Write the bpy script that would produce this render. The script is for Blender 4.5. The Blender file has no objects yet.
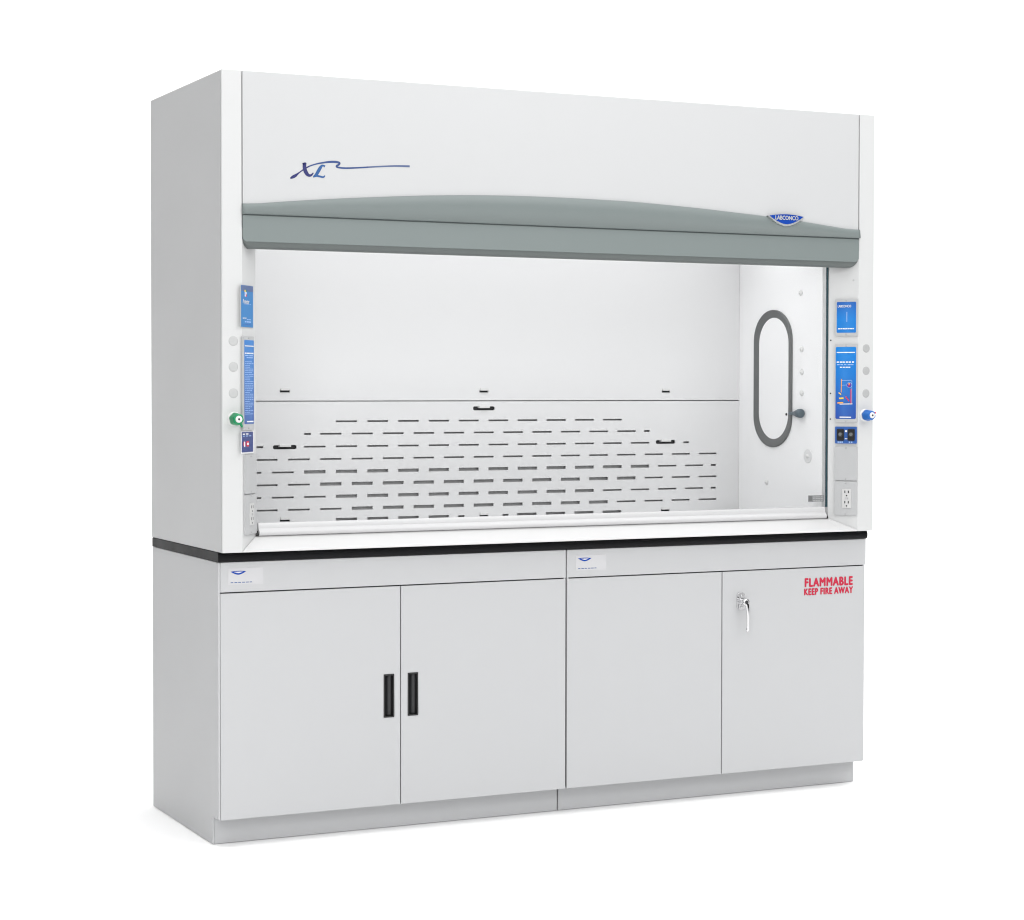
import bpy, bmesh, math, random
from mathutils import Vector, Matrix

random.seed(7)
S = bpy.context.scene
COL = S.collection
W = 2.439                    # overall width of the hood, metres
PI = math.pi


def lin(r, g, b):
    f = lambda c: (c / 255 / 12.92) if c <= 10 else ((c / 255 + .055) / 1.055) ** 2.4
    return (f(r), f(g), f(b), 1)


# ------------------------------------------------------------------ materials
def mat(name, col, rough=.4, metal=0., bump=0., bscale=600., spec=.5, vary=0., vscale=3., coat=0.):
    m = bpy.data.materials.new(name)
    m.use_nodes = True
    nt = m.node_tree
    b = nt.nodes['Principled BSDF']
    b.inputs['Base Color'].default_value = col if len(col) == 4 else (*col, 1)
    b.inputs['Roughness'].default_value = rough
    b.inputs['Metallic'].default_value = metal
    b.inputs['Specular IOR Level'].default_value = spec
    b.inputs['Coat Weight'].default_value = coat
    tc = nt.nodes.new('ShaderNodeTexCoord')
    if bump:
        n = nt.nodes.new('ShaderNodeTexNoise')
        n.inputs['Scale'].default_value = bscale
        n.inputs['Detail'].default_value = 3
        bp = nt.nodes.new('ShaderNodeBump')
        bp.inputs['Strength'].default_value = bump
        bp.inputs['Distance'].default_value = .001
        nt.links.new(tc.outputs['Object'], n.inputs['Vector'])
        nt.links.new(n.outputs['Fac'], bp.inputs['Height'])
        nt.links.new(bp.outputs['Normal'], b.inputs['Normal'])
    if vary:
        n = nt.nodes.new('ShaderNodeTexNoise')
        n.inputs['Scale'].default_value = vscale
        n.inputs['Detail'].default_value = 4
        mr = nt.nodes.new('ShaderNodeMapRange')
        mr.inputs['To Min'].default_value = max(0, rough - vary)
        mr.inputs['To Max'].default_value = rough + vary
        nt.links.new(tc.outputs['Object'], n.inputs['Vector'])
        nt.links.new(n.outputs['Fac'], mr.inputs['Value'])
        nt.links.new(mr.outputs['Result'], b.inputs['Roughness'])
    return m


def gradient_print(name, stops, band):
    """a printed sheet: colour runs from the foot to the head of the plate, with a paler upright band"""
    m = mat(name, stops[0][1], .3)
    nt = m.node_tree
    b = nt.nodes['Principled BSDF']
    tc = nt.nodes.new('ShaderNodeTexCoord')
    sp = nt.nodes.new('ShaderNodeSeparateXYZ')
    nt.links.new(tc.outputs['Generated'], sp.inputs[0])
    r = nt.nodes.new('ShaderNodeValToRGB')
    el = r.color_ramp.elements
    el[0].position, el[0].color = stops[0]
    el[1].position, el[1].color = stops[-1]
    for p, c in stops[1:-1]:
        e = el.new(p)
        e.color = c
    nt.links.new(sp.outputs['Z'], r.inputs[0])
    r2 = nt.nodes.new('ShaderNodeValToRGB')
    e2 = r2.color_ramp.elements
    e2[0].position, e2[0].color = 0.0, (0, 0, 0, 1)
    e2[1].position, e2[1].color = 1.0, (0, 0, 0, 1)
    e2.new(band).color = (1, 1, 1, 1)
    mx = nt.nodes.new('ShaderNodeMix')
    mx.data_type = 'RGBA'
    mu = nt.nodes.new('ShaderNodeMath')
    mu.operation = 'MULTIPLY'
    mu.inputs[1].default_value = .16
    nt.links.new(sp.outputs['X'], r2.inputs[0])
    nt.links.new(r2.outputs[0], mu.inputs[0])
    nt.links.new(mu.outputs[0], mx.inputs[0])
    nt.links.new(r.outputs[0], mx.inputs[6])
    mx.inputs[7].default_value = lin(110, 172, 222)
    nt.links.new(mx.outputs[2], b.inputs['Base Color'])
    return m


def glass_mat():
    m = bpy.data.materials.new('sash_glass')
    m.use_nodes = True
    nt = m.node_tree
    nt.nodes.clear()
    out = nt.nodes.new('ShaderNodeOutputMaterial')
    mix = nt.nodes.new('ShaderNodeMixShader')
    fr = nt.nodes.new('ShaderNodeFresnel')
    # the pane does not bend the ray, so both of its faces use the same air-to-glass ratio
    geo = nt.nodes.new('ShaderNodeNewGeometry')
    mr = nt.nodes.new('ShaderNodeMapRange')
    mr.inputs['To Min'].default_value = 1.45
    mr.inputs['To Max'].default_value = 1 / 1.45
    nt.links.new(geo.outputs['Backfacing'], mr.inputs['Value'])
    nt.links.new(mr.outputs['Result'], fr.inputs['IOR'])
    tr = nt.nodes.new('ShaderNodeBsdfTransparent')
    tr.inputs['Color'].default_value = (.99, .992, .992, 1)
    gl = nt.nodes.new('ShaderNodeBsdfGlossy')
    gl.inputs['Roughness'].default_value = 0.02
    nt.links.new(fr.outputs[0], mix.inputs[0])
    nt.links.new(tr.outputs[0], mix.inputs[1])
    nt.links.new(gl.outputs[0], mix.inputs[2])
    nt.links.new(mix.outputs[0], out.inputs[0])
    return m


PAINT = (.505, .51, .515)
M = {
    'paint': mat('white_powder_coat', PAINT, .38, bump=.06, bscale=900, vary=.06),
    'paint_cab': mat('cabinet_powder_coat', (.468, .473, .481), .38, bump=.06, bscale=900, vary=.06),
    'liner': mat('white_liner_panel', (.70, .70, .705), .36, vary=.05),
    'wall': mat('side_liner_lit', (.88, .88, .885), .36),  # liner white made paler, standing in for light on the side walls
    'sill': mat('white_sill_paint', (.60, .60, .60), .3, bump=.03, bscale=900),
    'bevel': mat('white_post_paint', (.565, .57, .57), .36, bump=.05, bscale=900),
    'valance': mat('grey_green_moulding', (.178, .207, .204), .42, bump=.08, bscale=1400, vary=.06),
    'foot_band': mat('dark_grey_band', (.100, .114, .111), .45, bump=.08, bscale=1400),
    'rail': mat('white_rail_paint', (.54, .54, .545), .3, bump=.03, bscale=900),
    'groove': mat('groove_shade', (.09, .11, .11), .6),
    'dark': mat('gap_shade', (.03, .03, .032), .7),
    'epoxy': mat('black_epoxy_resin', (.008, .008, .009), .42, spec=.1, bump=.12, bscale=500, vary=.08, vscale=12),
    'black': mat('black_plastic', (.012, .012, .013), .35),
    'blackm': mat('charcoal_plastic', (.025, .026, .028), .45),
    'plate': mat('light_grey_plate', (.43, .435, .44), .38, bump=.05, bscale=900),
    'alum': mat('satin_aluminium', (.62, .63, .64), .38, metal=.85, vary=.06),
    'chrome': mat('polished_chrome', (.66, .66, .67), .12, metal=1.),
    'gasket': mat('dark_grey_gasket', (.125, .13, .13), .5, bump=.1, bscale=500),
    'knobgrey': mat('slate_plastic', (.085, .115, .135), .4),
    'plug': mat('grey_plug', (.37, .375, .375), .5),
    'plugwhite': mat('white_plug', (.44, .445, .445), .5),
    'track': mat('dark_green_glass_edge', (.02, .05, .062), .25),
    'white': mat('white_print', (.74, .74, .75), .45),
    'whitep': mat('white_plastic', (.68, .68, .675), .4),
    'receptacle': mat('off_white_receptacle', (.53, .53, .525), .4),
    'sticker': mat('glossy_white_label', (.535, .535, .547), .25),
    'stgrey': mat('grey_label', (.20, .205, .21), .4),
    'blue1': mat('sky_blue_print', lin(14, 114, 178), .35),
    'blue2': mat('mid_blue_print', lin(22, 94, 166), .35),
    'blue3': mat('deep_blue_print', lin(40, 70, 152), .35),
    'bluepale': mat('pale_blue_print', lin(150, 180, 225), .35),
    'navy': mat('navy_print', lin(42, 58, 118), .35),
    'navyd': mat('dark_navy_print', lin(28, 32, 95), .4),
    'lblue': mat('logo_blue_print', lin(32, 80, 136), .4),
    'swoosh': mat('swoosh_blue_print', lin(46, 70, 122), .4),
    'swgrey': mat('swoosh_grey_print', lin(80, 95, 132), .4),
    'slate': mat('slate_blue_print', lin(75, 95, 140), .35),
    'badge': mat('enamel_blue', lin(24, 66, 156), .2, coat=.5),
    'switchblue': mat('blue_switch_plate', lin(48, 90, 160), .35),
    'red': mat('red_print', lin(184, 28, 60), .45),
    'redicon': mat('red_icon_print', lin(205, 40, 60), .4),
    'orange': mat('orange_print', lin(245, 165, 70), .4),
    'yellow': mat('yellow_print', lin(250, 200, 60), .4),
    'purple': mat('purple_print', lin(70, 60, 160), .4),
    'green': mat('green_plastic', lin(0, 132, 82), .35),
    'bluek': mat('blue_plastic', lin(0, 92, 172), .35),
    'bdrop': mat('white_seamless_paper', (.93, .93, .93), .9, spec=.1),
    'grad_tall': gradient_print('tall_plate_print', [(0, lin(38, 62, 148)), (.28, lin(30, 84, 168)), (.6, lin(10, 108, 190)), (1, lin(6, 120, 202))], .36),
    'grad_small': gradient_print('small_plate_print', [(0, lin(8, 108, 190)), (.45, lin(14, 116, 196)), (1, lin(34, 76, 160))], .5),
    'grad_text': gradient_print('text_plate_print', [(0, lin(36, 66, 142)), (.3, lin(28, 88, 164)), (.6, lin(4, 100, 176)), (1, lin(2, 110, 188))], .75),
    'glass': glass_mat(),
}


# ------------------------------------------------------------------ mesh building
class MB:
    """collects shapes in world coordinates, several materials, one mesh"""

    def __init__(self):
        self.v, self.f, self.m, self.mats, self.smooth = [], [], [], [], []

    def mi(self, m):
        if m not in self.mats:
            self.mats.append(m)
        return self.mats.index(m)

    def add(self, vs, fs, m, smooth=False):
        o = len(self.v)
        k = self.mi(m)
        self.v += [Vector(v) for v in vs]
        for f in fs:
            self.f.append([o + i for i in f])
            self.m.append(k)
            self.smooth.append(smooth)

    def box(self, a, b, m):
        (x0, y0, z0), (x1, y1, z1) = a, b
        self.add([(x0, y0, z0), (x1, y0, z0), (x1, y1, z0), (x0, y1, z0),
                  (x0, y0, z1), (x1, y0, z1), (x1, y1, z1), (x0, y1, z1)],
                 [(0, 3, 2, 1), (4, 5, 6, 7), (0, 1, 5, 4), (1, 2, 6, 5), (2, 3, 7, 6), (3, 0, 4, 7)], m)

    def prism(self, pts, axis, a, b, m, smooth=False):
        """2-D outline extruded along axis ('x': (y,z)  'y': (x,z)  'z': (x,y))"""
        mk = {'x': lambda p, t: (t, p[0], p[1]), 'y': lambda p, t: (p[0], t, p[1]), 'z': lambda p, t: (p[0], p[1], t)}[axis]
        n = len(pts)
        vs = [mk(p, a) for p in pts] + [mk(p, b) for p in pts]
        self.add(vs, [(i, (i + 1) % n, n + (i + 1) % n, n + i) for i in range(n)], m, smooth)
        self.add(vs[:n], [tuple(range(n))], m)
        self.add(vs[n:], [tuple(range(n))], m)

    def lathe(self, prof, p0, d, m, n=24, smooth=True, lobes=0, amp=0.):
        """prof = [(distance along d, radius)]"""
        d = Vector(d).normalized()
        u = d.orthogonal().normalized()
        w = d.cross(u)
        vs, fs = [], []
        for t, r in prof:
            for i in range(n):
                a = 2 * PI * i / n
                rr = r * (1 + amp * math.cos(lobes * a)) if lobes else r
                vs.append(Vector(p0) + d * t + u * (rr * math.cos(a)) + w * (rr * math.sin(a)))
        for k in range(len(prof) - 1):
            for i in range(n):
                j = (i + 1) % n
                fs.append((k * n + i, k * n + j, (k + 1) * n + j, (k + 1) * n + i))
        self.add(vs, fs, m, smooth)
        self.add(vs[:n], [tuple(range(n))], m)
        self.add(vs[-n:], [tuple(range(n))], m)

    def tube(self, pts, radii, m, n=14, flat=1.):
        pts = [Vector(p) for p in pts]
        vs, fs = [], []
        for k, p in enumerate(pts):
            t = (pts[min(k + 1, len(pts) - 1)] - pts[max(k - 1, 0)]).normalized()
            u = t.cross(Vector((0, 1, 0))).normalized()
            w = t.cross(u)
            for i in range(n):
                a = 2 * PI * i / n
                vs.append(p + u * (radii[k] * math.cos(a)) + w * (radii[k] * flat * math.sin(a)))
        for k in range(len(pts) - 1):
            for i in range(n):
                j = (i + 1) % n
                fs.append((k * n + i, k * n + j, (k + 1) * n + j, (k + 1) * n + i))
        self.add(vs, fs, m, True)
        self.add(vs[:n], [tuple(range(n))], m)
        self.add(vs[-n:], [tuple(range(n))], m)

    def build(self, name, parent=None, bevel=0., seg=2, label=None, fix=True):
        me = bpy.data.meshes.new(name)
        c = Vector([sum(v[i] for v in self.v) / len(self.v) for i in range(3)])
        me.from_pydata([v - c for v in self.v], [], self.f)
        for m in self.mats:
            me.materials.append(M[m])
        me.polygons.foreach_set('material_index', self.m)
        me.polygons.foreach_set('use_smooth', self.smooth)
        if fix:
            bm = bmesh.new()
            bm.from_mesh(me)
            bmesh.ops.remove_doubles(bm, verts=bm.verts, dist=1e-6)
            bmesh.ops.recalc_face_normals(bm, faces=bm.faces)
            bm.to_mesh(me)
            bm.free()
        o = bpy.data.objects.new(name, me)
        COL.objects.link(o)
        o['wx'], o['wy'], o['wz'] = c
        ORG[o.name] = c.copy()
        if parent is not None:
            o.parent = parent
            o.location = c - ORG[parent.name]
        else:
            o.location = c
        for k in ('wx', 'wy', 'wz'):
            del o[k]
        if bevel:
            b = o.modifiers.new('edge', 'BEVEL')
            b.width = bevel
            b.segments = seg
            b.limit_method = 'ANGLE'
            b.angle_limit = math.radians(40)
            b.harden_normals = True
            for p in me.polygons:
                p.use_smooth = True
        if label:
            o['label'] = label
        return o


ORG = {}


def thing(name, loc, label, cat, group=None):
    o = bpy.data.objects.new(name, None)
    COL.objects.link(o)
    o.empty_display_size = .2
    o.location = loc
    ORG[o.name] = Vector(loc)
    o['label'] = label
    o['category'] = cat
    if group:
        o['group'] = group
    return o


# ---- flat marks on a plane: origin o, axes u, v, outward normal n
class Plane:
    def __init__(self, o, u, v, n):
        self.o, self.u, self.v, self.n = Vector(o), Vector(u).normalized(), Vector(v).normalized(), Vector(n).normalized()

    def p(self, a, b, h=0.):
        return self.o + self.u * a + self.v * b + self.n * h

    def slab(self, mb, pts, h0, h1, m):
        n = len(pts)
        vs = [self.p(a, b, h0) for a, b in pts] + [self.p(a, b, h1) for a, b in pts]
        fs = [(i, (i + 1) % n, n + (i + 1) % n, n + i) for i in range(n)] + [tuple(range(n, 2 * n))]
        mb.add(vs, fs, m)

    def rect(self, mb, a0, b0, a1, b1, h0, h1, m, r=0.):
        if not r:
            pts = [(a0, b0), (a1, b0), (a1, b1), (a0, b1)]
        else:
            pts = rrect(a0, b0, a1, b1, r)
        self.slab(mb, pts, h0, h1, m)

    def ribbon(self, mb, pts, widths, h, m):
        L, R = [], []
        for k, (a, b) in enumerate(pts):
            p0, p1 = pts[max(k - 1, 0)], pts[min(k + 1, len(pts) - 1)]
            d = Vector((p1[0] - p0[0], p1[1] - p0[1]))
            d.normalize()
            nrm = Vector((-d.y, d.x)) * widths[k] / 2
            L.append((a + nrm.x, b + nrm.y))
            R.append((a - nrm.x, b - nrm.y))
        n = len(pts)
        vs = [self.p(a, b, h) for a, b in L + R]
        mb.add(vs, [(i, i + 1, n + i + 1, n + i) for i in range(n - 1)], m)

    def words(self, mb, a0, a1, b, h, lift, m, n, rnd):
        """a printed line too small to read: word-length dashes"""
        x = a0
        for k in range(n):
            wd = (a1 - a0) / n * rnd.uniform(.62, .9)
            self.rect(mb, x, b, x + wd, b + h, 0, lift, m)
            x += (a1 - a0) / n

    def text(self, mb, s, a0, b0, a1, b1, lift, m, bold=.02, shear=0., space=1.0):
        cu = bpy.data.curves.new('t', 'FONT')
        cu.body = s
        cu.shear = shear
        cu.space_character = space
        cu.resolution_u = 4
        ob = bpy.data.objects.new('t', cu)
        COL.objects.link(ob)
        bpy.context.view_layer.update()
        me = bpy.data.meshes.new_from_object(ob.evaluated_get(bpy.context.evaluated_depsgraph_get()))
        xs = [v.co.x for v in me.vertices]
        ys = [v.co.y for v in me.vertices]
        x0, x1, y0, y1 = min(xs), max(xs), min(ys), max(ys)
        sx, sy = (a1 - a0) / (x1 - x0), (b1 - b0) / (y1 - y0)
        # heavier strokes: the outline is laid down again a hair to each side
        dx = bold * (b1 - b0)
        for k, (ox, oy) in enumerate(((0, 0), (-1, 0), (1, 0), (0, -.8), (0, .8)) if bold else ((0, 0),)):
            w = (a1 - a0 - 2 * dx) / (a1 - a0)
            vs = [self.p(a0 + dx + (v.co.x - x0) * sx * w + ox * dx, b0 + (v.co.y - y0) * sy + oy * dx, lift + k * .00006) for v in me.vertices]
            mb.add(vs, [tuple(p.vertices) for p in me.polygons], m)
        bpy.data.objects.remove(ob)
        bpy.data.curves.remove(cu)
        bpy.data.meshes.remove(me)


def rrect(a0, b0, a1, b1, r, n=5):
    pts = []
    for cx, cy, s in ((a1 - r, b0 + r, -PI / 2), (a1 - r, b1 - r, 0), (a0 + r, b1 - r, PI / 2), (a0 + r, b0 + r, PI)):
        for k in range(n + 1):
            t = s + PI / 2 * k / n
            pts.append((cx + r * math.cos(t), cy + r * math.sin(t)))
    return pts


def smooth_path(pts, n=8):
    """Catmull-Rom through 2-D/3-D/4-D tuples"""
    out = []
    P = [pts[0]] + list(pts) + [pts[-1]]
    for i in range(1, len(P) - 2):
        a, b, c, d = P[i - 1], P[i], P[i + 1], P[i + 2]
        for k in range(n):
            t = k / n
            out.append(tuple(.5 * (2 * b[j] + (c[j] - a[j]) * t + (2 * a[j] - 5 * b[j] + 4 * c[j] - d[j]) * t * t
                                   + (3 * b[j] - a[j] - 3 * c[j] + d[j]) * t ** 3) for j in range(len(b))))
    out.append(tuple(pts[-1]))
    return out


def perforated(x0, x1, z0, z1, y, th, holes, m):
    """a sheet in the xz plane with rectangular holes cut through its thickness"""
    R = lambda v: round(v, 5)
    xs = sorted({R(x0), R(x1)} | {R(h[i]) for h in holes for i in (0, 1)})
    zs = sorted({R(z0), R(z1)} | {R(h[i]) for h in holes for i in (2, 3)})
    xs = [x for x in xs if x0 <= x <= x1]
    zs = [z for z in zs if z0 <= z <= z1]
    hole = set()
    for h in holes:
        for i in range(len(xs) - 1):
            xm = (xs[i] + xs[i + 1]) / 2
            if not h[0] < xm < h[1]:
                continue
            for j in range(len(zs) - 1):
                zm = (zs[j] + zs[j + 1]) / 2
                if h[2] < zm < h[3]:
                    hole.add((i, j))
    nx, nz = len(xs), len(zs)
    mb = MB()
    vs = [(x, y, z) for z in zs for x in xs] + [(x, y + th, z) for z in zs for x in xs]
    F = nx * nz
    fs = []
    solid = lambda i, j: 0 <= i < nx - 1 and 0 <= j < nz - 1 and (i, j) not in hole
    for j in range(nz - 1):
        for i in range(nx - 1):
            if not solid(i, j):
                continue
            a, b, c, d = j * nx + i, j * nx + i + 1, (j + 1) * nx + i + 1, (j + 1) * nx + i
            fs += [(a, b, c, d), (F + d, F + c, F + b, F + a)]
            if not solid(i, j - 1): fs.append((b, a, F + a, F + b))
            if not solid(i, j + 1): fs.append((d, c, F + c, F + d))
            if not solid(i - 1, j): fs.append((a, d, F + d, F + a))
            if not solid(i + 1, j): fs.append((c, b, F + b, F + c))
    mb.add(vs, fs, m)
    return mb


def simple_box(name, a, b, m, parent, bevel=.0015, seg=2, label=None):
    q = MB()
    q.box(a, b, m)
    return q.build(name, parent, bevel, seg, label)


# ================================================================== SETTING
bd = MB()
prof = [(-10, 0), (3.2, 0)] + [(3.2 + 2.0 * math.sin(a), 2.0 - 2.0 * math.cos(a)) for a in [PI / 2 * k / 16 for k in range(1, 17)]] + [(5.2, 9)]
vs = [(x, y, z) for x in (-4.2, 22) for y, z in prof]
n = len(prof)
bd.add(vs, [(i, i + 1, n + i + 1, n + i) for i in range(n - 1)], 'bdrop', True)
o = bd.build('backdrop', fix=False)
o['kind'] = 'structure'

# ================================================================== CABINETS
YF = .043                      # door fronts
DT = .020                      # door thickness
ZK, ZD, ZR0, ZR1 = .087, .7960, .8000, .8935
base = thing('base_cabinet', (.61, .41, 0),
             'white base cabinet with two black recessed pulls, left of the flammables cabinet', 'cabinet')
flam = thing('flammables_cabinet', (1.83, .41, 0),
             'white base cabinet with red FLAMMABLE lettering and a chrome lever latch', 'cabinet')


def carcass(parent, x0, x1, kx0, kx1, side_left, side_right):
    q = MB()
    q.box((x0 + .004, YF + DT + .004, ZK + .012), (x1 - .004, .758, ZR1 - .001), 'paint_cab')
    q.build('carcass', parent)
    # side panels, notched over the toe space
    for xa, xb, yk in ((x0, x0 + .0065, .106 if side_left else .119), (x1 - .0065, x1, .106 if side_right else .119)):
        s = MB()
        s.prism([(YF + .0015, ZK + .002), (yk, ZK + .002), (yk, .002), (.770, .002), (.770, ZR1), (YF + .0015, ZR1)], 'x', xa, xb, 'paint_cab')
        s.build('side_panel', parent, .001, 2)
    k = MB()
    k.box((kx0, .1062, .0015), (kx1, .1185, ZK + .0005), 'paint_cab')
    k.build('toe_kick', parent, .001, 1)
    b = MB()
    b.box((x0 + .008, YF + DT + .006, ZK + .002), (x1 - .008, .15, ZK + .011), 'paint_cab')
    b.build('bottom_panel', parent)
    # dark sheet behind the doors, painting in the shade of their gaps
    g = MB()
    g.box((x0 + .009, YF + DT + .0005, ZK + .013), (x1 - .009, YF + DT + .0035, ZR1 - .003), 'dark')
    g.build('gap_shade_sheet', parent)


carcass(base, .0008, 1.2165, .0075, 1.2172, True, False)
carcass(flam, 1.2222, 2.4355, 1.2218, 2.4288, False, True)


def door(parent, x0, x1, holes=(), name='door'):
    q = perforated(x0, x1, ZK, ZD, YF, DT, holes, 'paint_cab')
    return q.build(name, parent, .0012, 2)


P1 = (.5562, .5925, .3720, .5123)
P2 = (.6404, .6766, .3725, .5126)
dl = door(base, .0080, .6132, [P1])
dr = door(base, .6166, 1.2165, [P2])


def pull(parent, h):
    x0, x1, z0, z1 = h
    x0 += .0003; x1 -= .0003; z0 += .0003; z1 -= .0003
    q = MB()
    y0, y1 = YF - .0016, YF + .0165
    t = .0042
    for a, b in (((x0, z0), (x1, z0 + t)), ((x0, z1 - t), (x1, z1)), ((x0, z0 + t), (x0 + t, z1 - t)), ((x1 - t, z0 + t), (x1, z1 - t))):
        q.box((a[0], y0, a[1]), (b[0], y1, b[1]), 'black')
    q.box((x0 + t, y1 - .003, z0 + t), (x1 - t, y1 - .0005, z1 - t), 'blackm')
    # the finger lip inside the cup
    q.prism([(x0 + t, y1 - .003), (x0 + t, y0 + .004), (x0 + t + .006, y1 - .003)], 'z', z0 + t, z1 - t, 'black')
    q.build('recessed_pull', parent, .0005, 1)


pull(dl, P1)
pull(dr, P2)
fl_l = door(flam, 1.2225, 1.8303)
fl_r = door(flam, 1.8339, 2.4312)


def rail(parent, x0, x1):
    q = MB()
    q.box((x0, YF, ZR0), (x1, YF + DT, ZR1), 'paint_cab')
    return q.build('top_rail', parent, .0012, 2)


r1 = rail(base, .0080, 1.2172)
r2 = rail(flam, 1.2218, 2.4395)

FRONT = Plane((0, YF, 0), (1, 0, 0), (0, 0, 1), (0, -1, 0))


def shield(cx, cz, hw, up, dn, n=14):
    """smile-shaped emblem: slightly arched top, deep rounded V below"""
    top = [(cx - hw + 2 * hw * k / n, cz + up * math.sin(PI * k / n)) for k in range(n + 1)]
    bot = []
    for k in range(1, n):
        t = 1 - 2 * k / n
        bot.append((cx + hw * t, cz - dn * (1 - abs(t) ** 1.7)))
    return (top + bot)[::-1]


def cabinet_sticker(parent, x0, x1, z0, z1):
    q = MB()
    FRONT.rect(q, x0, z0, x1, z1, 0, .0008, 'sticker', r=.002)
    w, h = x1 - x0, z1 - z0
    cx, cz = x0 + w * .29, z0 + h * .80
    FRONT.slab(q, shield(cx, cz, w * .225, h * .04, h * .20), .0008, .0011, 'badge')
    FRONT.slab(q, shield(cx, cz - h * .022, w * .125, h * .012, h * .075), .0011, .0014, 'white')
    FRONT.text(q, 'LABCONCO', cx - w * .09, cz - h * .05, cx + w * .09, cz - h * .018, .0016, 'badge', bold=.01)
    FRONT.words(q, x0 + w * .07, x0 + w * .72, z0 + h * .115, h * .05, .0010, 'slate', 6, random.Random(3))
    q.build('sticker', parent)


cabinet_sticker(r1, .0330, .1475, .8225, .8745)
cabinet_sticker(r2, 1.2555, 1.3700, .8215, .8735)

q = MB()
FRONT.text(q, 'FLAMMABLE', 2.1755, .7303, 2.3835, .7595, .0007, 'red', bold=.075, space=1.16)
q.build('lettering', fl_r)
q = MB()
FRONT.text(q, 'KEEP FIRE AWAY', 2.1735, .7003, 2.3845, .7228, .0007, 'red', bold=.075, space=1.14)
q.build('lettering', fl_r)

# chrome lever latch
q = MB()
FRONT.rect(q, 1.8915, .6610, 1.9225, .7215, 0, .006, 'chrome', r=.011)
for zz in (.7105, .6705):
    q.lathe([(0, .0042), (.002, .0042), (.0032, .002)], (1.907, YF - .0062, zz), (0, -1, 0), 'alum', 12)
q.build('latch_plate', fl_r, .001, 2)
q = MB()
q.lathe([(0, .0128), (.004, .0128), (.008, .0108), (.022, .0108), (.026, .0135), (.033, .0135), (.036, .009)], (1.907, YF - .006, .690), (0, -1, 0), 'chrome', 24)
q.lathe([(0, .006), (.0012, .006)], (1.907, YF - .0422, .690), (0, -1, 0), 'blackm', 12)
path = smooth_path([(1.908, YF - .034, .692, .0095), (1.912, YF - .038, .676, .0072), (1.9135, YF - .040, .650, .0056), (1.9140, YF - .0395, .620, .0050),
                    (1.9140, YF - .0385, .600, .0052), (1.9135, YF - .037, .592, .0058), (1.9130, YF - .036, .586, .0030)], 6)
q.tube([p[:3] for p in path], [p[3] for p in path], 'chrome', 16, .8)
q.build('latch_lever', fl_r)

# ================================================================== WORK SURFACE
ws = MB()
zt, zb = .9258, .8940
prof = [(.765, zb + .0005), (.040, zb + .0005), (.0345, zb + .003), (.0315, zb + .009), (.0310, zb + .018), (.0325, zb + .025), (.0365, zb + .0300), (.044, zt), (.765, zt)]
ws.prism(prof, 'x', -.002, 2.4395, 'epoxy')
o = ws.build('work_surface', None, .0025, 2)
o['label'] = 'thin black slab countertop lying across both white cabinets under the fume hood'
o['category'] = 'countertop'

# ================================================================== FUME HOOD
ZB, ZT = .9262, 2.4155
hood = thing('fume_hood', (W / 2, .39, ZB),
             'large white laboratory fume hood with closed glass sash and arched grey valance on black countertop', 'fume hood')
A_IN, D_IN = .1371, .084          # inner edge of the bevelled frame
YBAF = .6814

# outer shell
simple_box('side_panel', (0, .012, ZB), (.016, .776, ZT - .001), 'paint', hood, .0012)
simple_box('side_panel', (W - .016, .012, ZB), (W, .776, ZT - .001), 'paint', hood, .0012)
simple_box('back_panel', (.0165, .757, ZB + .001), (W - .0165, .775, ZT - .002), 'paint', hood)
simple_box('top_panel', (.0165, .03, ZT - .016), (W - .0165, .7565, ZT - .003), 'paint', hood)


def post(left):
    sx = (lambda x: x) if left else (lambda x: W - x)
    q = MB()
    lower = [(.0003, .0060), (.0008, .0025), (.0030, .0008), (.0655, 0), (.0668, .0008), (A_IN, D_IN), (A_IN, .1205), (.0168, .1205), (.0168, .0115)]
    upper = [(.0003, .0060), (.0008, .0025), (.0030, .0008), (.0650, 0), (.0656, .0008), (.0656, .1205), (.0168, .1205), (.0168, .0115)]
    q.prism([(sx(x), y) for x, y in lower], 'z', ZB, 1.93, 'bevel')
    q.prism([(sx(x), y) for x, y in upper], 'z', 1.93, ZT, 'bevel')
    return q.build('corner_post', hood, 0)


pl, pr = post(True), post(False)

# front panel with the maker's swoosh
fp = simple_box('front_panel', (.0688, .0008, 1.94), (W - .0688, .020, ZT + .0005), 'paint', hood, .0016)
FP = Plane((0, .0008, 0), (1, 0, 0), (0, 0, 1), (0, -1, 0))
LG = lambda X, Y: (.2241 + (X - 75) * .000467 - (X - 75) ** 2 * 5e-9, 2.1782 - .000429 * Y + 2.07e-5 * X)
q = MB()


def stroke(pts, m, h=.0006):
    p = smooth_path(pts, 8)
    FP.ribbon(q, [LG(a, b) for a, b, _ in p], [w * .00060 for _, _, w in p], h, m)


stroke([(75, 207, 6), (92, 198, 15), (112, 187, 15), (128, 174, 9), (150, 157, 6), (178, 137, 7), (210, 119, 7)], 'navyd')
stroke([(210, 119, 7), (250, 105, 7), (290, 96, 8), (335, 89, 10), (375, 86, 12), (410, 88, 12), (428, 95, 11), (424, 106, 10), (408, 115, 10),
        (410, 124, 9), (440, 130, 9), (480, 132, 9), (560, 129, 8), (640, 124, 8)], 'swoosh')
stroke([(640, 124, 8), (750, 118, 8), (850, 115, 9), (950, 117, 11)], 'swgrey')
stroke([(162, 102, 8), (180, 98, 10), (190, 99, 6)], 'navyd', .0008)
stroke([(177, 100, 20), (176, 125, 20), (181, 150, 21), (192, 172, 20), (206, 185, 15), (224, 184, 11), (240, 166, 5)], 'navyd', .0008)
stroke([(322, 121, 13), (312, 114, 9), (300, 116, 12), (288, 132, 17), (275, 155, 18), (260, 180, 16), (240, 196, 8)], 'lblue', .0008)
stroke([(238, 196, 9), (262, 189, 10), (285, 193, 10), (305, 198, 9), (316, 195, 8), (323, 186, 5)], 'lblue', .0009)
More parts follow.
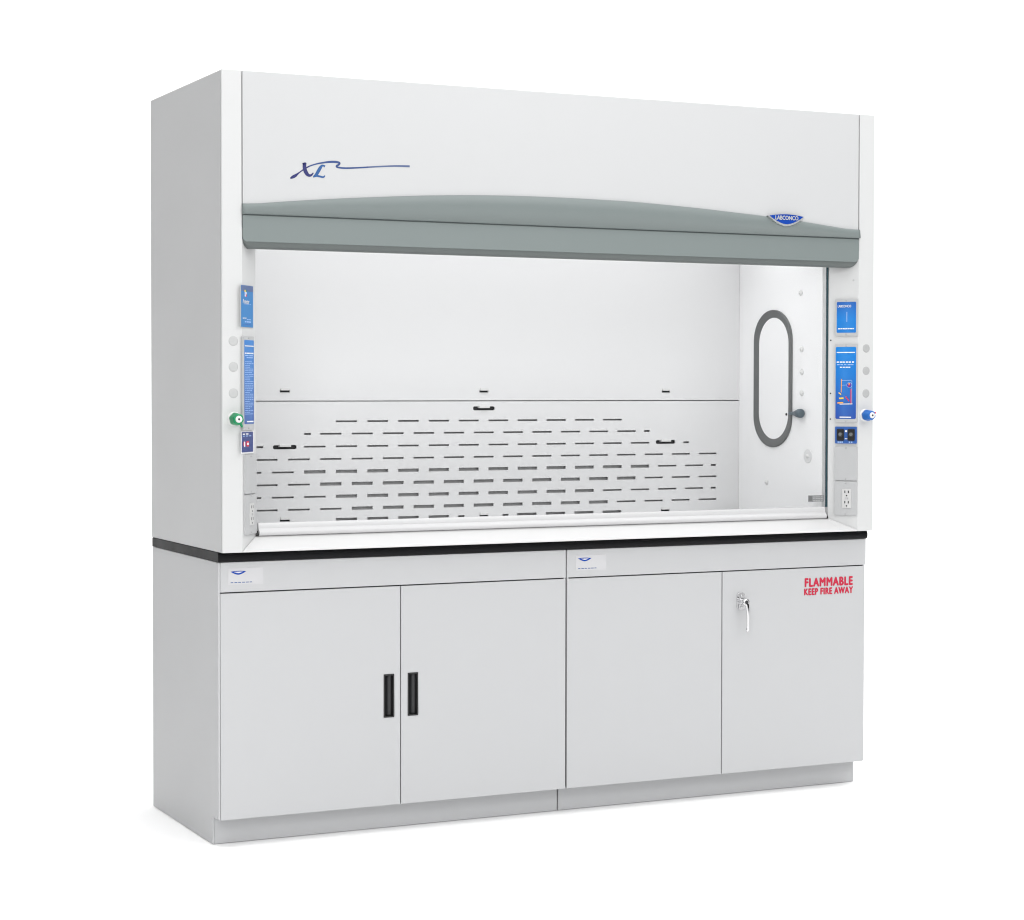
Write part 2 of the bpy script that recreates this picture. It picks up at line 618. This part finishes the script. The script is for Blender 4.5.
q.build('logo', fp)

# valance: arched upper plate, groove and rounded handle moulding
VX0, VX1 = .0660, W - .0660
arch = [(.0662, 2.0062), (.12, 2.0088), (.1524, 2.0122), (.2217, 2.0193), (.3447, 2.0310), (.5038, 2.0438), (.6629, 2.0550), (.829, 2.0635), (.9986, 2.0685),
        (1.1721, 2.0700), (1.3495, 2.0687), (1.4726, 2.0662), (1.6966, 2.0560), (1.8739, 2.0450), (1.9722, 2.0386), (2.1388, 2.0245), (2.2446, 2.0135), (2.3088, 2.0070), (W - .0662, 2.0050)]
arch = smooth_path(arch, 5)
q = MB()
zg = 1.9745
# loft: back outline at the panel, front outline inset (soft rounded edge)
rings = []
for y, ins in ((.0005, 0), (-.0030, 0), (-.0048, .0010), (-.0056, .003)):
    rings.append([(x, y, z - ins) for x, z in arch])
low = [(x, -.0095, zg) for x, z in arch]
rings.append(low)
na = len(arch)
vs = [p for r in rings for p in r]
q.add(vs, [(k * na + i, k * na + i + 1, (k + 1) * na + i + 1, (k + 1) * na + i) for k in range(len(rings) - 1) for i in range(na - 1)], 'valance', True)
for e in (0, na - 1):
    q.add([r[e] for r in rings] + [(arch[e][0], .0005, zg)], [tuple(range(len(rings) + 1))], 'valance')
q.add([(x, .0005, zg) for x, z in arch] + low, [(i, i + 1, na + i + 1, na + i) for i in range(na - 1)], 'valance')
q.box((VX0 + .002, -.0012, zg - .0040), (VX1 - .002, .0005, zg - .0004), 'groove')  # dark strip stands in for the shadow under the plate's lower edge
# lower moulding, set a little behind the plate, with a darker rounded band along its foot
def moulding(rows, x0, x1, z0, z1, r0, m, cap):
    rings = []
    for b, y in rows:
        xa, xb, za = x0 + b * .06, x1 - b * .06, z0 + b
        r = max(r0 - b * .9, .004)
        ring = [(xa, y, z1)]
        for k in range(9):
            t = PI + PI / 2 * k / 8
            ring.append((xa + r + r * math.cos(t), y, za + r + r * math.sin(t)))
        for k in range(9):
            t = 1.5 * PI + PI / 2 * k / 8
            ring.append((xb - r + r * math.cos(t), y, za + r + r * math.sin(t)))
        ring.append((xb, y, z1))
        rings.append(ring)
    nr = len(rings[0])
    vs = [p for r in rings for p in r]
    q.add(vs, [(k * nr + i, k * nr + (i + 1) % nr, (k + 1) * nr + (i + 1) % nr, (k + 1) * nr + i) for k in range(len(rings) - 1) for i in range(nr)], m, True)
    if cap:
        q.add(rings[-1], [tuple(range(nr))], m)
    return rings[-1]


moulding([(.0200, .0010), (.0203, -.0010), (.0212, -.0022), (.0225, -.0026)], .0664, W - .0676, 1.8690, zg - .0042, .034, 'valance', True)
moulding([(0, .030), (0, .0140), (.0006, .0100), (.0030, .0055), (.0075, .0020), (.0130, .0002), (.0192, -.0004)], .0672, W - .0684, 1.8690, 1.9000, .034, 'foot_band', True)
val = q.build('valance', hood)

# emblem on the valance
BG = Plane((0, -.0105, 0), (1, 0, 0), (0, 0, 1), (0, -1, 0))
q = MB()
bx, bz = 2.0545, 2.0398
BG.slab(q, shield(bx, bz, .0765, .0088, .0345, 20), -.006, .004, 'alum')
BG.slab(q, shield(bx, bz + .0008, .0705, .0062, .0285, 20), .004, .0052, 'badge')
BG.text(q, 'LABCONCO', bx - .048, bz - .0125, bx + .048, bz + .0015, .0062, 'plate', bold=.05)
q.build('emblem', val)

# header above the glass opening, under the valance
simple_box('header', (A_IN + .0015, .0320, 1.8730), (W - A_IN - .0015, .078, 1.935), 'liner', hood, .001)

# sill (airfoil)
q = MB()
q.prism([(0.0002, ZB), (0.0, .9302), (.0012, .9318), (D_IN, .9690), (.125, .9690), (.125, ZB)], 'x', A_IN + .0005, W - A_IN - .0005, 'sill')
# mitred ends run out along the posts' bevel
for s in (0, 1):
    sx = (lambda x: x) if s == 0 else (lambda x: W - x)
    e = -.0012
    a = (sx(.0668), e + .0012, .9302); b = (sx(A_IN + .0005), e + .0012, .9318); c = (sx(A_IN + .0005), D_IN - .001, .9690)
    q.add([(sx(.0685), -.0002, ZB), (sx(A_IN + .0005), -.0002, ZB), (sx(A_IN + .0005), .0010, .9318), (sx(.0685), .0006, .9312), (sx(A_IN + .0005), D_IN, .9690), (sx(A_IN - .001), D_IN - .003, .9690)],
          [(0, 1, 2, 3), (3, 2, 4, 5), (0, 3, 5)], 'sill')
q.build('sill', hood, 0)

# sash: glass, bottom rail and the dark edge tracks
sash = None
q = MB()
q.prism([(.104, 1.0085), (.096, 1.0110), (.0885, 1.0102), (.0860, 1.0040), (.0850, .9925), (.0795, .9885), (.0752, .9832), (.0742, .9770), (.0765, .9715), (.082, .9698), (.104, .9698)],
        'x', A_IN + .010, W - A_IN - .010, 'rail', False)
sash = q.build('sash_rail', hood, .0012, 2)
simple_box('glass_pane', (A_IN + .0020, .0915, 1.0075), (W - A_IN - .0062, .0965, 1.97), 'glass', sash, 0)
for s in (0, 1):
    sx = (lambda x: x) if s == 0 else (lambda x: W - x)
    a, b = sorted((sx(A_IN + .0006), sx(A_IN + (.0056 if s else .0016))))
    q = MB()
    q.box((a, .0862, 1.0105), (b, .0935, 1.96), 'track' if s else 'bevel')
    q.box((a, .0938, 1.0105), (b, .1005, 1.96), 'alum')
    q.build('sash_track', hood)
    a, b = sorted((sx(A_IN + .0008), sx(A_IN + .0095)))
    q = MB()
    q.prism([(.080, .9693), (.080, .974), (.090, .986), (.096, .986), (.096, .9693)], 'x', a, b, 'black')
    q.build('bumper', hood)

# ---- liner
LW = .139                         # liner wall plane
sw = {}
for s in (0, 1):
    a, b = (LW - .012, LW) if s == 0 else (W - LW, W - LW + .012)
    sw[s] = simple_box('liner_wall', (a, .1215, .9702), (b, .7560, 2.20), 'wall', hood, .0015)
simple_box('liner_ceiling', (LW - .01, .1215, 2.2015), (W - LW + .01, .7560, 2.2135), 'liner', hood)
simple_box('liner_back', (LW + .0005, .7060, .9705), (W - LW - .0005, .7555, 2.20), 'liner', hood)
simple_box('bounce_floor', (LW + .0005, .128, ZB + .0005), (W - LW - .0005, .705, .9330), 'paint', hood, .001)  # unseen pale floor, added to bounce light up the chamber walls

# upper baffle with three bracket notches
cl = [(.4297, .4670), (1.1933, 1.2290), (1.9557, 1.9915)]
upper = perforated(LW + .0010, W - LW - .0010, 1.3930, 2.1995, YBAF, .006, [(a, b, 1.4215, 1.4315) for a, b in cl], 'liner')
bu = upper.build('baffle', hood)
# lower baffle, rows of slots
P, Ls = .1185, .0800
holes = []
thin, thick = .0062, .0118
rowz = [1.3200, 1.2765, 1.2320, 1.1880, 1.1436, 1.1000, 1.0562, 1.0126, .9740]


def slots(z, start, k0, k1, tk0=99, tk1=-99):
    for k in range(k0, k1 + 1):
        h = thick if tk0 <= k <= tk1 else thin
        holes.append((start + P * k, start + P * k + Ls, z - h / 2, z + h / 2))


slots(rowz[0], .6370, 0, 9)
slots(rowz[1], .5785, 0, 10)
slots(rowz[2], .5185, 0, 11)
slots(rowz[3], .2225, 0, 16)
slots(rowz[4], .2815, 0, 15, 2, 13)
slots(rowz[5], .2225, 0, 16, 3, 13)
slots(rowz[6], .2815, 0, 15, 3, 11)
slots(rowz[7], .2225, 0, 16, 4, 12)
slots(rowz[8], .6370, 0, 3, 0, 3)
slots(rowz[8], 1.3460, 0, 3, 0, 3)
for z, xs in ((rowz[1], ((.519, .544), (1.879, 1.904))), (rowz[2], ((.344, .369), (2.051, 2.076))), (rowz[4], ((.2245, .2485), (2.1730, 2.1965))),
              (rowz[6], ((.2245, .2485), (2.1730, 2.1965))), (rowz[8], ((1.109, 1.134), (1.2865, 1.311)))):
    for a, b in xs:
        holes.append((a, b, z - .0035, z + .0035))
pills = [(.4044, .4910, 1.2312), (1.1680, 1.2546, 1.3640), (1.9301, 2.0150, 1.2343)]
for a, b, z in pills:
    holes.append((a, b, z - .0050, z + .0050))
    holes.append((a + .003, b - .003, z - .0072, z + .0072))
clb = [(.4290, .4665, .9755), (1.1937, 1.2294, .9725), (1.9537, 1.9908, .9742)]
for a, b, z in clb:
    holes.append((a, b, z - .003, z + .006))
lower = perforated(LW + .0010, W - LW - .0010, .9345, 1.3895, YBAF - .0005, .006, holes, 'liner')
bl = lower.build('baffle', hood)
for a, b in cl:
    simple_box('bracket_tab', (a + .003, YBAF - .006, 1.4285), (b - .003, YBAF + .010, 1.4375), 'whitep', bu, .0008)
for a, b, z in pills:
    m_ = (a + b) / 2
    simple_box('bracket_tab', (m_ - .021, YBAF - .007, z + .0010), (m_ + .021, YBAF + .010, z + .0105), 'whitep', bl, .0012)
for a, b, z in clb:
    simple_box('bracket_tab', (a + .002, YBAF - .006, z + .0035), (b - .002, YBAF + .010, z + .0130), 'whitep', bl, .0008)

for parent_, a, b, z0, z1 in [(bu, a, b, 1.419, 1.434) for a, b in cl] + [(bl, a, b, z - .010, z + .010) for a, b, z in pills] + [(bl, a, b, z - .006, z + .009) for a, b, z in clb]:
    simple_box('dark_backing', (a - .004, YBAF + .0105, z0), (b + .004, YBAF + .0140, z1), 'dark', parent_, 0)  # black backing strips paint the deep shade behind the bracket holes

# ---- right liner wall: oval access panel, latch knob, caps, sticker
XW = W - LW


def stadium(y0, y1, z0, z1, hz, n=20):
    r = (y1 - y0) / 2
    c = (y0 + y1) / 2
    pts = []
    for k in range(n + 1):
        t = PI * k / n
        pts.append((c + r * math.cos(t), z1 - hz + hz * math.sin(t)))
    for k in range(n + 1):
        t = PI + PI * k / n
        pts.append((c + r * math.cos(t), z0 + hz + hz * math.sin(t)))
    return pts


T = .0070
O = stadium(.3127, .5702, 1.2170, 1.7325, .115)
Iy = stadium(.3406, .5415, 1.2476, 1.7030, .100)
mixr = lambda a, b, t: (a[0] * (1 - t) + b[0] * t, a[1] * (1 - t) + b[1] * t)
q = MB()
n_ = len(O)
vs = []
for hgt, t in ((0, 0), (T * .8, 0), (T, .06), (T * .9, .14), (.0012, .94), (.0, 1.0)):
    vs += [(XW - hgt, *mixr(o_, i_, t)) for o_, i_ in zip(O, Iy)]
q.add(vs, [(k * n_ + i, k * n_ + (i + 1) % n_, (k + 1) * n_ + (i + 1) % n_, (k + 1) * n_ + i) for k in range(5) for i in range(n_)], 'gasket', True)
gk = q.build('oval_gasket', sw[1])
q = MB()
q.lathe([(0, .0050), (.004, .0062), (.018, .0064), (.032, .0078), (.044, .0108), (.054, .0142), (.062, .0162), (.072, .0168), (.0775, .0164), (.0800, .0140), (.0805, .006)],
        (XW - .017, .3080, 1.3450), (.0, -1, .02), 'knobgrey', 24)
q.tube([(XW, .3045, 1.3445), (XW - .010, .3045, 1.345), (XW - .0180, .3030, 1.345)], [.0055, .006, .0055], 'knobgrey', 12)
q.build('latch_knob', sw[1])
q = MB()
q.lathe([(0, .005), (.002, .005), (.0028, .003)], (XW - .0002, .352, 1.3415), (-1, 0, 0), 'blackm', 12)
q.build('screw', sw[1])


def bolt(y, z, r=.010, ring=False):
    q = MB()
    if ring:
        q.lathe([(0, .026), (.0012, .026), (.0018, .024)], (XW, y, z), (-1, 0, 0), 'liner', 28)
    q.lathe([(.0 if not ring else .0016, r), (.003, r), (.006, r * .75), (.0072, r * .3)], (XW, y, z), (-1, 0, 0), 'whitep', 18)
    q.lathe([(.0, r * .35), (.0085, r * .35), (.0095, r * .2)], (XW, y, z), (-1, 0, 0), 'whitep', 8)
    q.build('bolt_cap', sw[1])


for y, z in ((.2599, 1.7884), (.2516, 1.5826), (.2509, 1.4981), (.2503, 1.4210)):
    bolt(y, z)
bolt(.2093, 1.1905, .0075, True)
bolt(.4828, 1.0841, .0095)

q = MB()
WALL = Plane((XW, 0, 0), (0, -1, 0), (0, 0, 1), (-1, 0, 0))
GLS = Plane((0, .0913, 0), (1, 0, 0), (0, 0, 1), (0, -1, 0))
# small printed label low on the glass
GLS.rect(q, 2.222, 1.0300, 2.2905, 1.0530, 0, .0004, 'stgrey')
for k in range(3):
    GLS.words(q, 2.242, 2.287, 1.0335 + k * .0062, .0026, .0007, 'plug', 4, random.Random(k))
GLS.rect(q, 2.2245, 1.0335, 2.2385, 1.0500, .0004, .0007, 'gasket')
q.build('glass_label', sash)

# ================================================================== things on the posts
dirx, diry = A_IN - .0666, D_IN
Lb = math.hypot(dirx, diry)
# local u: 0 at the inner edge, Lb at the front edge
BEV_R = Plane((W - A_IN, D_IN, 0), (dirx, -diry, 0), (0, 0, 1), (-diry, -dirx, 0))
BEV_L = Plane((A_IN, D_IN, 0), (-dirx, -diry, 0), (0, 0, 1), (diry, -dirx, 0))


def flip(pl_):
    """text on the left bevel runs outer edge -> inner edge"""
    return Plane(pl_.p(Lb, 0), -pl_.u, pl_.v, pl_.n)


TX_L = flip(BEV_L)                # u from front edge (0) to inner edge (Lb)
TX_R = BEV_R                      # u from inner edge (0) to front edge (Lb)
U0, U1 = .0245, .1085             # plates, measured from the inner edge on the right
V0, V1 = .0030, .0890             # the same on the left, measured from the front edge


def frame(mb, pl_, a0, z0, a1, z1, m='plate', h=.006, screws=True):
    pl_.rect(mb, a0, z0, a1, z1, 0, h, m, r=.004)
    if screws:
        c = (a0 + a1) / 2
        for z in (z0 + .0055, z1 - .0055):
            mb.lathe([(0, .0028), (.0008, .0028), (.0014, .0012)], pl_.p(c, z, h), pl_.n, 'plug', 10)


# --- right post: blue maker's plate
q = MB()
frame(q, TX_R, U0, 1.6262, U1, 1.7585)
a0, a1 = U0 + .0065, U1 - .0065
TX_R.rect(q, a0, 1.6375, a1, 1.7480, .006, .0064, 'grad_small', r=.004)
TX_R.text(q, 'LABCONCO', a0 + .004, 1.7285, a0 + .053, 1.7368, .0072, 'white', bold=.03)
TX_R.rect(q, a0 + .036, 1.676, a0 + .0385, 1.712, .0066, .0070, 'bluepale')
TX_R.words(q, a0 + .005, a1 - .004, 1.6500, .0040, .0070, 'white', 7, random.Random(5))
q.build('label_plate', pr, 0, label='small blue plate with the white maker name, topmost on the right post')

# --- right post: tall instruction plate with the airflow diagram
q = MB()
frame(q, TX_R, U0, 1.3155, U1, 1.5965)
a0, a1 = U0 + .0035, U1 - .0055
zlo, zhi = 1.3285, 1.5868
TX_R.rect(q, a0, zlo, a1, zhi, .006, .0064, 'grad_tall', r=.005)
TX_R.rect(q, a0 + .004, 1.5652, a1 - .004, 1.5686, .0066, .0072, 'white')
TX_R.words(q, a0 + .004, a1 - .004, 1.5300, .0046, .0072, 'white', 6, random.Random(8))
TX_R.words(q, a0 + .005, a1 - .005, 1.5215, .0034, .0072, 'bluepale', 5, random.Random(9))
TX_R.words(q, a0 + .016, a1 - .018, 1.5120, .0036, .0072, 'white', 4, random.Random(10))
d = lambda X, Y: (a0 + (X - 62) / 228 * (a1 - a0), zhi - (Y - 78) / 778 * (zhi - zlo))


def dia(pts, w, m, h=.0076):
    TX_R.ribbon(q, [d(*p) for p in pts], [w] * len(pts), h, m)


dia([(130, 440), (240, 438)], .0018, 'bluepale')
dia([(130, 425), (126, 570)], .0026, 'orange')
dia([(245, 440), (246, 690)], .0016, 'bluepale')
dia([(236, 530), (236, 690)], .0034, 'redicon', .0078)
dia([(110, 696), (252, 693)], .0030, 'white')
dia([(85, 684), (150, 680)], .0042, 'orange', .0078)
dia([(105, 634), (152, 632)], .0052, 'yellow', .0078)
dia([(98, 572), (126, 592)], .0034, 'yellow', .0078)
dia([(176, 612), (214, 664)], .0036, 'redicon', .0078)
dia([(136, 492), (180, 490)], .0014, 'bluepale')
cx, cz = d(216, 490)
q.lathe([(0, .0100), (.0003, .0100)], TX_R.p(cx, cz, .0072), TX_R.n, 'bluepale', 20)
q.lathe([(0, .0086), (.0003, .0086)], TX_R.p(cx, cz, .0076), TX_R.n, 'purple', 20)
q.lathe([(0, .0030), (.0003, .0030)], TX_R.p(cx, cz + .004, .0080), TX_R.n, 'orange', 12)
dia([(206, 510), (226, 478)], .0022, 'redicon', .0086)
dia([(110, 837), (238, 838)], .0038, 'white')
q.build('label_plate', pr, 0, label='tall blue instruction plate with a red and orange diagram')

# --- right post: blue switch plate with two black rockers
q = MB()
frame(q, TX_R, U0 + .001, 1.2385, U1, 1.3022, 'plate', .005, False)
TX_R.rect(q, U0 + .0026, 1.2400, U1 - .0016, 1.3008, .005, .0056, 'switchblue', r=.003)
for c in (.0475, .0868):
    TX_R.rect(q, c - .0127, 1.2505, c + .0127, 1.2920, .0056, .0105, 'black', r=.002)
    q.lathe([(0, .0090), (.0016, .0088), (.0024, .0070)], TX_R.p(c, 1.2725, .0105), TX_R.n, 'blackm', 20)
    q.lathe([(0, .0060), (.0004, .0060)], TX_R.p(c, 1.2735, .0130), TX_R.n, 'gasket', 20)
TX_R.rect(q, .0635, 1.2812, .0712, 1.2880, .0056, .0060, 'white')
TX_R.rect(q, .0630, 1.2560, .0722, 1.2588, .0056, .0060, 'white')
TX_R.words(q, .0362, .0585, 1.2425, .0052, .0060, 'bluepale', 3, random.Random(2))
TX_R.words(q, .0775, .0935, 1.2425, .0052, .0060, 'bluepale', 2, random.Random(4))
q.build('switch_plate', pr, 0, label='blue plate with two black rocker switches')


def cover(parent, pl_, a0, z0, a1, z1):
    q = MB()
    frame(q, pl_, a0, z0, a1, z1, 'plate', .006)
    q.build('blank_cover', parent, 0)


def outlet(parent, pl_, a0, z0, a1, z1, f=1):
    q = MB()
    frame(q, pl_, a0, z0, a1, z1, 'plate', .006)
    c = (a0 + a1) / 2 + .004
    r = .0165
    zc = (z0 + z1) / 2
    pl_.rect(q, c - r, zc - .0345, c + r, zc + .0345, .006, .0085, 'receptacle', r=.0025)
    for dz in (.0185, -.0185):
        for dx in (-.0064, .0064):
            pl_.rect(q, c + dx - .0018, zc + dz + .0005, c + dx + .0018, zc + dz + .0095, .0085, .0088, 'black')
        q.lathe([(0, .0027), (.0003, .0027)], pl_.p(c, zc + dz - .0085, .0085), pl_.n, 'black', 10)
    pl_.rect(q, c - .006, zc - .0035, c - .001, zc + .0035, .0085, .0092, 'plate')
    pl_.rect(q, c + .001, zc - .0035, c + .006, zc + .0035, .0085, .0092, 'plug')
    q.build('power_outlet', parent, 0)


cover(pr, TX_R, U0 + .001, 1.1080, U1 + .0005, 1.2300)
outlet(pr, TX_R, U0 + .001, .9825, U1 + .0005, 1.1040)
# tiny screws along the inner edge
for z in (1.611, 1.4200, 1.3275):
    q = MB()
    q.lathe([(0, .0028), (.001, .0028)], TX_R.p(.0080, z, 0), TX_R.n, 'blackm', 10)
    q.build('screw', pr)
q = MB()
q.lathe([(0, .0038), (.0012, .0034)], TX_R.p(.090, 1.825, 0), TX_R.n, 'plugwhite', 12)
q.build('screw', pr)

# --- left post
TX_0 = TX_L
TX_L = Plane(TX_0.p(-.0155, 0), TX_0.u, TX_0.v, TX_0.n)
q = MB()
frame(q, TX_L, V0 - .004, 1.6240, V1 + .012, 1.7560, 'plate', .0022, False)
a0, a1 = V0 - .0026, V1 + .0026
a1 += .008
TX_L.rect(q, a0, 1.6255, a1, 1.7545, .0022, .0030, 'blue1', r=.002)
TX_L.rect(q, a0 + .0006, 1.7365, a1 - .0006, 1.7535, .0030, .0033, 'slate')
for (u, z, m_) in ((.026, 1.7340, 'yellow'), (.034, 1.7340, 'green'), (.026, 1.7270, 'bluepale'), (.034, 1.7270, 'white'), (.028, 1.7200, 'white'), (.036, 1.7200, 'redicon')):
    TX_L.rect(q, u, z, u + .0078, z + .0065, .0033, .0040, m_)
TX_L.text(q, 'Protector', .011, 1.6985, .066, 1.7115, .0036, 'white', bold=.02, shear=.3)
TX_L.words(q, .020, .082, 1.6960, .0014, .0035, 'bluepale', 5, random.Random(1))
TX_L.text(q, 'LABCONCO', .010, 1.6505, .042, 1.6550, .0036, 'white', bold=.03)
TX_L.words(q, .048, .082, 1.6480, .0026, .0035, 'bluepale', 2, random.Random(12))
TX_L.words(q, .030, .082, 1.6400, .0040, .0035, 'bluepale', 3, random.Random(13))
TX_L.words(q, .012, .082, 1.6330, .0014, .0035, 'blue3', 4, random.Random(14))
q.build('label_plate', pl, 0, label='blue plate with a tiny coloured picture, topmost on the left post')

q = MB()
frame(q, TX_L, .0085, 1.3060, .0995, 1.5975)
a0, a1 = .0165, .0965
TX_L.rect(q, a0, 1.3245, a1, 1.5855, .006, .0064, 'grad_text', r=.004)
TX_L.rect(q, a0 + .004, 1.5655, a1 - .004, 1.5685, .0066, .0072, 'white')
TX_L.words(q, a0 + .004, a1 - .004, 1.5425, .0038, .0072, 'white', 6, random.Random(21))
TX_L.words(q, a0 + .006, a1 - .006, 1.5360, .0026, .0072, 'bluepale', 5, random.Random(22))
TX_L.words(q, a0 + .018, a1 - .006, 1.5295, .0026, .0072, 'bluepale', 4, random.Random(23))
z = 1.517
rr = random.Random(30)
while z > 1.350:
    TX_L.words(q, a0 + .006, a1 - .004 - rr.choice((0, 0, .012, .03)), z, .0020, .0072, 'bluepale', rr.choice((4, 5, 6)), rr)
    z -= .0056
TX_L.rect(q, a0 + .020, 1.3300, a1 - .006, 1.3338, .0066, .0072, 'white')
q.build('label_plate', pl, 0, label='tall blue plate filled with fine lines of instructions')

q = MB()
frame(q, TX_L, .0005, 1.2325, .1035, 1.3020, 'white', .0022, False)
TX_L.rect(q, .0030, 1.2370, .0975, 1.3000, .0022, .0030, 'navy', r=.002)
TX_L.words(q, .010, .066, 1.2915, .0036, .0036, 'white', 2, random.Random(31))
TX_L.words(q, .010, .088, 1.2860, .0024, .0036, 'bluepale', 3, random.Random(32))
q.lathe([(0, .0085), (.0004, .0085)], TX_L.p(.0235, 1.2625, .0030), TX_L.n, 'redicon', 16)
TX_L.rect(q, .0195, 1.2540, .0275, 1.2700, .0034, .0040, 'white')
TX_L.rect(q, .0405, 1.2545, .0620, 1.2715, .0030, .0035, 'redicon', r=.003)
TX_L.rect(q, .0450, 1.2590, .0580, 1.2660, .0035, .0040, 'white')
q.build('switch_plate', pl, 0, label='navy plate with two small red and white icons')
TX_L = TX_0
cover(pl, TX_L, .0085, 1.1075, .1045, 1.2290)
outlet(pl, TX_L, .0085, .9800, .1045, 1.1035)

# plugs and service valves on the fronts of the posts
for post_, x, mm in ((pl, .0380, 'plugwhite'), (pr, W - .0330, 'plug')):
    for z in (1.5818, 1.5014, 1.4202):
        q = MB()
        q.lathe([(0, .0158), (.0012, .0155), (.0022, .0135), (.0026, .010)], (x, .0016, z), (0, -1, 0), mm, 28)
        q.build('hole_plug', post_)


def valve(post_, x, z, m_, nub, lab):
    q = MB()
    o = (x, .0012, z)
    q.lathe([(0, .0228), (.003, .0228), (.005, .0212), (.007, .0140)], o, (0, -1, 0), 'whitep', 28)
    q.lathe([(.006, .0150), (.008, .0182), (.012, .0198), (.024, .0194), (.031, .0172), (.040, .0174), (.0435, .0160), (.0455, .0125)], o, (0, -1, .0), m_, 48, True, 6, .045)
    q.lathe([(.0450, .0110), (.0480, .0106), (.0490, .0090)], o, (0, -1, 0), 'whitep', 24)
    q.lathe([(.0490, .0035), (.0497, .0030)], o, (0, -1, 0), 'blackm', 12)
    q.tube([(x + .008, -.036, z - .012), (x + .011, -.038, z - .020), (x + .012, -.039, z - .025)] if nub == 'down' else
           [(x + .012, -.036, z + .007), (x + .017, -.037, z + .009), (x + .020, -.037, z + .010)], [.0045, .0042, .003], m_ if nub == 'down' else 'redicon', 10)
    q.build('service_valve', post_, label=lab)


valve(pl, .0400, 1.3405, 'green', 'down', 'green service valve with a white cap')
valve(pr, W - .0375, 1.3420, 'bluek', 'side', 'blue service valve with a white cap')

# ================================================================== CAMERA
yaw, pitch, roll = .4514940, -.0249465, .0012254
f = Vector((math.sin(yaw) * math.cos(pitch), math.cos(yaw) * math.cos(pitch), math.sin(pitch)))
rt = Vector((math.cos(yaw), -math.sin(yaw), 0))
up = rt.cross(f)
r2 = math.cos(roll) * rt + math.sin(roll) * up
u2 = -math.sin(roll) * rt + math.cos(roll) * up
cam = bpy.data.cameras.new('camera')
co = bpy.data.objects.new('camera', cam)
COL.objects.link(co)
mw = Matrix((r2, u2, -f)).transposed().to_4x4()
mw.translation = (-1.98118, -6.13645, 1.43444)
co.matrix_world = mw
cam.sensor_width = 36
cam.lens = 2071.366 * 36 / 1024
cam.shift_y = -(460 - 440.664) / 1024
cam.clip_end = 200
S.camera = co

# ================================================================== LIGHT
wd = bpy.data.worlds.new('World')
S.world = wd
wd.use_nodes = True
wd.node_tree.nodes['Background'].inputs[0].default_value = (.95, .97, 1, 1)
wd.node_tree.nodes['Background'].inputs[1].default_value = .02


def area(name, loc, target, sx, sy, power, col=(1, 1, 1), spread=180):
    L = bpy.data.lights.new(name, 'AREA')
    L.shape = 'RECTANGLE'
    L.size, L.size_y = sx, sy
    L.energy = power
    L.color = col
    L.spread = math.radians(spread)
    o = bpy.data.objects.new(name, L)
    COL.objects.link(o)
    o.location = loc
    o.rotation_euler = (Vector(target) - Vector(loc)).to_track_quat('-Z', 'Y').to_euler()
    return o


area('overhead_softbox', (1.2, -2.2, 6.2), (1.2, -1.6, 0), 12, 7, 526)
area('backdrop_light', (6.0, 2.6, 6.0), (6.5, 4.6, 1.2), 21, 2.0, 400)
area('key_softbox', (3.6, -5.5, 4.2), (1.6, 0, 1.2), 3.0, 2.2, 105)
area('high_softbox', (1.6, -7, 6), (1.2, 0, 1.5), 4.0, 2.0, 40)
area('left_softbox', (-3.2, -6, 3.6), (1.2, 0, 1.2), 2.5, 2.5, 172)
area('right_top_softbox', (6, 0, 6), (5, 0, 0), 4, 6, 170)
area('front_fill', (-.6, -9.0, 2.2), (1.2, 0, 1.2), 4.0, 3.0, 125)
area('floor_fill', (-1.1, -.2, 6.2), (-1.1, -.2, 0), 1.8, 3.0, 7, spread=32)  # added to lighten the floor shadow left of the cabinets
# the hood's own tube light above the chamber
area('chamber_lamp', (W / 2, .34, 2.196), (W / 2, .40, 0), 2.0, .26, 7.4, spread=155)

# ================================================================== RENDER SETTINGS
S.view_settings.view_transform = 'Standard'
S.view_settings.look = 'None'
S.view_settings.exposure = 0
S.view_settings.gamma = 1
S.render.engine = 'CYCLES'
S.cycles.use_denoising = True
S.cycles.pixel_filter_type = 'BLACKMAN_HARRIS'
S.cycles.filter_width = 1.1
S.cycles.max_bounces = 10
S.cycles.transparent_max_bounces = 12
